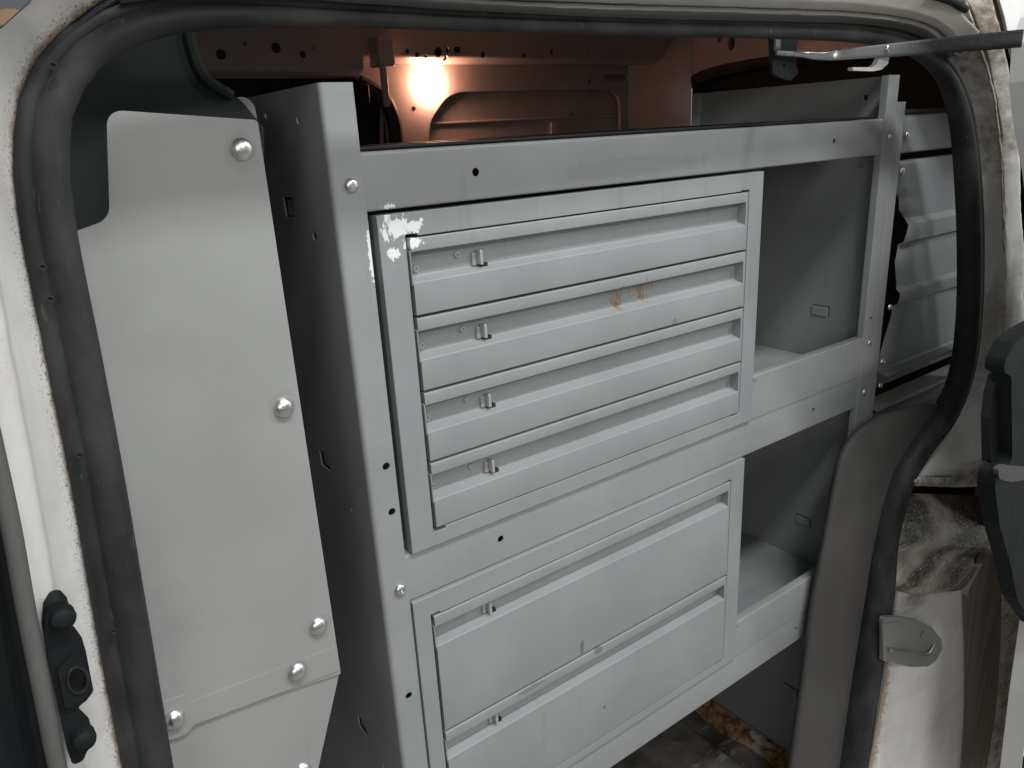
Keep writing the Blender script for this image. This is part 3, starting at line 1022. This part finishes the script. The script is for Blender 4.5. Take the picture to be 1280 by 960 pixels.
# ================================================================== drawer cabinets
def drawer(cab, x0, x1, zt, zb, rim, rec, latch_x, rivets, front=-.0028, deep=.0122):
    r = .0008
    pr = [(front, zt), (front, zt - rim), (front + deep, zt - rim - .0012), (front + deep, zt - rim - rec), (front, zt - rim - rec - .0034), (front, zb), (.016, zb), (.016, zt)]
    pr = fillet(pr, [.0012, .0009, .0008, .0010, .0014, .0012, 0, 0], 4)
    d = mk("drawer", prism_bm(pr, x0 + .0012, x1 - .0035, FX), M_cab, cab)
    # folded ends closing the finger recess
    for a, b, f in ((x0, x0 + .0012, front + .0004), (x1 - .0035, x1, front)):
        mk("end_fold", box_bm(a, b, f, .0158, zb if f == front else zt - rim - rec - .006, zt if f == front else zt - rim + .001), M_cab, d, .0004)
    zl = zt - rim - rec
    lb = prism_bm(fillet([(-.0015, 0), (.0015, 0), (.0015, .0115), (0, .0134), (-.0015, .0124)], .0006, 3), front + deep - .0085, front + deep, lambda x, z, y: Vector((latch_x + x, y, zl + .0015 + z)))
    box_bm(latch_x - .0062, latch_x - .0019, front + deep - .0026, front + deep - .0002, zl + .001, zl + .0118, lb)
    mk("latch", lb, M_latch, d, .0003)
    sl = mk("latch_slot", box_bm(latch_x + .0015, latch_x + .0085, front + deep - .0045, front + deep + .0004, zl - .0016, zl + .0022), M_void, d)
    for rx, dz in rivets:
        rv = lathe_bm([(.0030, 0), (.0030, .0010), (.0025, .0022), (.0017, .0024), (.0014, .0016), (.0012, .0002), (0, .0002)], 16)
        ro = mk("rivet", rv, M_latch, d)
        ro.data.transform(Matrix.Translation(WL[d]))
        ro.location = Vector((rx, front + deep - .0001, zl + dz)) - WL[d]
    return d


def cabinet(label, x0, x1, zt, zb, opening, notches):
    c = thing("drawer_cabinet", label, "drawer cabinet", (.25, .15, zb), "drawer cabinets in the shelving")
    fy = -.0022
    fr = yplate("frame", [(x0, zb), (x1, zb), (x1, zt), (x0, zt)], fy, .010, M_cab, c, [opening], .0013, 3)
    bb = box_bm(x0 + .001, x0 + .0025, fy + .0102, .30, zb + .0005, zt - .0005)
    mk("side_panel", bb, M_cab, c)
    mk("side_panel", box_bm(x1 - .0025, x1 - .001, fy + .0102, .30, zb + .0005, zt - .0005), M_cab, c)
    mk("top_panel", box_bm(x0 + .003, x1 - .003, fy + .0102, .30, zt - .002, zt - .0006), M_cab, c)
    mk("back_panel", box_bm(x0 + .003, x1 - .003, .2985, .3, zb + .001, zt - .0025), M_void, c)
    return c


x0, x1 = .030, .471
z1, z0 = -.0682, -.3372
op = [(x0, z0 - .003), (x0 + .013, z0 - .003), (x0 + .013, z0), (x1 - .016, z0), (x1 - .016, z0 - .0012), (x1 - .002, z0 - .0012), (x1, z0),
      (x1, z1 + .0012), (x1 - .014, z1 + .0012), (x1 - .014, z1), (x0 + .012, z1), (x0 + .012, z1 + .002), (x0, z1 + .002)]
c1 = cabinet("upper grey steel cabinet with four slim drawers, chipped white paint at its corner", .0062, .4955, -.0487, -.3538, op, None)
c1.name = "drawer_cabinet"
pit = (z1 - z0) / 4
lat = ((.105, .042, .084), (.1045, .041, .084), (.104, .040, .083), (.103, .039, .082))
for i in range(4):
    a = z1 - .0014 - pit * i
    drawer(c1, x0 + .0022, x1 - .0022, a, a - pit + .0024, .0112, .0220, lat[i][0], ((lat[i][1], .0060), (lat[i][2], .0125)))
x0, x1 = .0185, .461
z1, z0 = -.4265, -.7005
op = [(x0, z0), (x1 - .016, z0), (x1 - .016, z0 - .0012), (x1 - .001, z0 - .0012), (x1, z0), (x1, z1 + .0005), (x1 - .003, z1 + .0012), (x1 - .015, z1 + .0012), (x1 - .015, z1), (x0 + .01, z1), (x0 + .01, z1 + .002), (x0, z1 + .002)]
c2 = cabinet("lower grey steel cabinet with two deep drawers below the middle shelf lip", .0010, .4865, -.4040, -.7122, op, None)
pit = (z1 - z0) / 2
for i in range(2):
    a = z1 - .0012 - pit * i + (0 if i == 0 else -.002)
    drawer(c2, x0 + .0018, x1 - .0018, a, (a - pit + .0006) if i == 0 else z0 + .0012, .0122, .0185, .0885 - .002 * i, ((.024, .006), (.066, .0125)) if i == 0 else ())

# ================================================================== rear rack behind the pillar
rk = thing("rear_rack", "darker grey ribbed back of a second steel rack, right of the shelving behind the pillar", "rack", (.92, .05, FLOOR_Z))
prof = fillet([(.7772, .30), (.7772, .002), (.8, .002), (.8, .012)], [0, .002, .002, 0], 4, False)
mk("post", prism_bm(thick(prof, .0015), FLOOR_Z, .02, FZ), M_shelf, rk)
RY = .010


def edge_x(z):
    key = [(-.06, .812), (-.10, .8135), (-.108, .822), (-.125, .826), (-.14, .846), (-.172, .838), (-.20, .830), (-.235, .842), (-.255, .842), (-.285, .836), (-.305, .828), (-.335, .816), (-.366, .812)]
    for (a, b), (c, d) in zip(key, key[1:]):
        if c <= z <= a:
            return b + (d - b) * (a - z) / (a - c)
    return key[-1][1]


pr = [(RY + .010, -.058), (RY + .001, -.0590), (RY, -.064)]
for z in (-.075, -.09, -.10, -.104, -.108, -.115, -.125, -.132, -.14):
    pr.append((RY, z))
pr += [(RY - .007, -.148), (RY - .007, -.160), (RY - .006, -.172), (RY + .001, -.176)]
for z in (-.19, -.20, -.21, -.22, -.235, -.242):
    pr.append((RY, z))
pr += [(RY - .007, -.2475), (RY - .007, -.258), (RY - .006, -.264), (RY + .001, -.268)]
for z in (-.28, -.285, -.29, -.30, -.305, -.32, -.335, -.35, -.362):
    pr.append((RY, z))
pr += [(RY - .002, -.3655), (RY - .013, -.367), (RY - .0135, -.3705)]
pb = bmesh.new()
rws = []
for y, z in pr:
    e = edge_x(max(-.366, min(-.06, z)))
    rws.append([pb.verts.new((e + (1.14 - e) * k / 5, y, z)) for k in range(6)])
for a, b in zip(rws, rws[1:]):
    for k in range(5):
        pb.faces.new((a[k], a[k + 1], b[k + 1], b[k]))
solidify(mk("ribbed_panel", pb, M_rack, rk, 0, 25), .0014, 0)
mk("top_rail", prism_bm(thick(fillet([(RY + .018, .004), (RY + .001, .004), (RY + .001, -.047), (RY + .012, -.049)], .002, 3, False), .0014), .802, 1.14, FX), M_rack, rk)
mk("rail_gasket", box_bm(.80, .935, RY - .002, RY + .02, .0045, .0100), M_black, rk, .001)
mk("lower_rail", prism_bm(thick(fillet([(RY + .012, -.3735), (RY + .012, -.399), (RY + .03, -.400)], .002, 3, False), .0014), .802, 1.14, FX), M_rack, rk)
mk("bottom_rail", prism_bm(thick(fillet([(RY + .02, -.420), (RY - .010, -.422), (RY - .010, -.427), (RY, -.43), (RY, -.47)], .002, 3, False), -.0014), .802, 1.14, FX), M_rack, rk)
mk("inner_block", box_bm(.872, .94, .06, .10, -.058, -.048 + .002), M_black, rk, .002)
for x, z, k in ((.822, -.023, .8), (.818, -.071, .9), (.825, -.266, .8), (.820, -.349, 1.0), (.822, -.388, .8), (.820, -.428, .9)):
    inst(scr0, (x, RY - .002, z), rk, (0, random.uniform(0, 3), 0), k)

# ================================================================== glowing stand-in for the far wall hotspot
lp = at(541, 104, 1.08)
hotspot = thing("wall_hotspot", "glowing patch standing in for a warm hotspot on the far inner wall of the van", "hotspot", (lp.x, 1.099, lp.z))
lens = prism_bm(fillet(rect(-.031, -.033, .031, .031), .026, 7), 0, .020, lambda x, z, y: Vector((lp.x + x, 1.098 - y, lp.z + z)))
mk("lens", lens, M_hotspot, hotspot, .006, seg=3)  # glowing shape added for the wall hotspot, not an actual fixture
mk("hotspot_base", prism_bm(fillet(rect(-.029, -.031, .029, .029), .02, 5), 0, .003, lambda x, z, y: Vector((lp.x + x, 1.0995 - y, lp.z + z))), M_clip, hotspot, .001)

# ================================================================== sliding door (right)
sd = thing("sliding_door", "white sliding side door slid open at the right, with black inner trim and guide arm", "door", (.3, -.3, FLOOR_Z))
DY = -.1985
do = P2([(1300, -40), (1284, 8), (1275, 22), (1265, 55), (1261, 104), (1267, 160), (1278, 215), (1290, 330), (1293, 480), (1291, 640), (1284, 710), (1276, 765), (1262, 860), (1250, 960), (1240, 1040), (1420, 1040), (1420, -40)], DY)
yplate("door_panel", fillet(do, .006, 4), DY - .03, .03, M_door, sd, (), .003, 3)
to = P2([(1340, 380), (1300, 390), (1262, 410), (1243, 425), (1232, 446), (1230, 460), (1240, 466), (1243, 575), (1224, 580), (1221, 602), (1228, 650), (1243, 700), (1252, 742), (1276, 776), (1340, 800)], DY - .012)
yplate("inner_trim", fillet(to, .010, 6), DY - .032, .020, M_black, sd, (), .0045, 5)
so_ = P2([(1236, 466), (1250, 463), (1250, 578), (1227, 576), (1226, 520), (1229, 490)], DY - .006)
yplate("handle_pocket", fillet(so_, .002, 3), DY - .016, .010, M_blackmetal, sd, (), .001)
cap = P2([(1224, 580), (1232, 575), (1258, 577), (1262, 584), (1260, 593), (1240, 596), (1226, 592)], DY - .0135)
yplate("trim_cap", fillet(cap, .002, 3), DY - .034, .006, M_trim, sd, (), .001)
yplate("lower_bumper", fillet(P2([(1262, 936), (1285, 915), (1300, 915), (1300, 1000), (1258, 985)], DY - .01), .003, 3), DY - .032, .022, M_black, sd, (), .002)
# guide arm
a0, a1 = at(1042, 69, -.062), at(1278, 48, -.212)
ap = [at(970, 66, -.042), at(985, 67, -.044), at(1002, 68, -.047), at(1022, 70, -.054)] + [a0.lerp(a1, k / 8) for k in range(9)]
apx = [3, 3.2, 3.4, 4.6, 6.2, 6.8, 7.4, 8, 8.6, 9.2, 9.8, 10.2, 10.5]
ar = [h * (p - CAM).dot(Vector(RV[2])) / FPX for h, p in zip(apx, ap)]
na = 60
apr = resample(ap, na)
dd_ = [0]
for a, b in zip(ap, ap[1:]):
    dd_.append(dd_[-1] + (b - a).length)
arr = []
for k in range(na):
    s = dd_[-1] * k / (na - 1)
    i = max(j for j in range(len(ap) - 1) if dd_[j] <= s + 1e-9)
    t = (s - dd_[i]) / (dd_[i + 1] - dd_[i])
    arr.append(ar[i] * (1 - t) + ar[i + 1] * t)
armprof = fillet([(-1, -.55), (1, -.55), (1, .55), (-1, .55)], .4, 4)
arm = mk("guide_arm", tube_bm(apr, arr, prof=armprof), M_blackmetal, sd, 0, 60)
# highlight on the arm's upper edge built as a bright strip, pivot, bracket and clip
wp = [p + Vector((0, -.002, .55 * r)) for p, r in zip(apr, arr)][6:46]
mk("arm_highlight", tube_bm(wp, [.0006 + .0016 * math.sin(math.pi * k / 39) for k in range(40)], 8), M_chromebar, arm)
pv = lathe_bm([(.0042, 0), (.0046, .0006), (.0042, .0012), (.0032, .0012), (.003, .0002), (0, .0002)], 18)
po = mk("pivot_rivet", pv, M_chromebar, arm)
po.data.transform(Matrix.Translation(WL[arm]))
po.location = min(apr, key=lambda p: abs((RV[0][0] * (p - CAM).x + RV[0][1] * (p - CAM).y + RV[0][2] * (p - CAM).z) / (p - CAM).dot(Vector(RV[2])) * FPX + 640 - 1107)) + Vector((0, -.0042, .001)) - WL[arm]
br = fillet(P2([(964, 44), (998, 44), (995, 76), (998, 92), (988, 101), (976, 97), (966, 92), (966, 78)], -.036), .002, 3)
yplate("arm_bracket", br, -.036, .004, M_darkpanel, sd, [circ(*P2([(980, 82)], -.036)[0], .0018, 10)], .0008)
yplate("bracket_pin", P2([(970, 40), (976, 40), (976, 64), (970, 64)], -.041), -.041, .003, M_steel, sd)
cl = fillet(P2([(1066, 84), (1090, 84), (1096, 80), (1100, 72), (1112, 71), (1110, 80), (1102, 87), (1092, 89), (1066, 88)], -.042), .0012, 3)
yplate("white_clip", cl, -.042, .006, M_clip, sd, (), .0006)
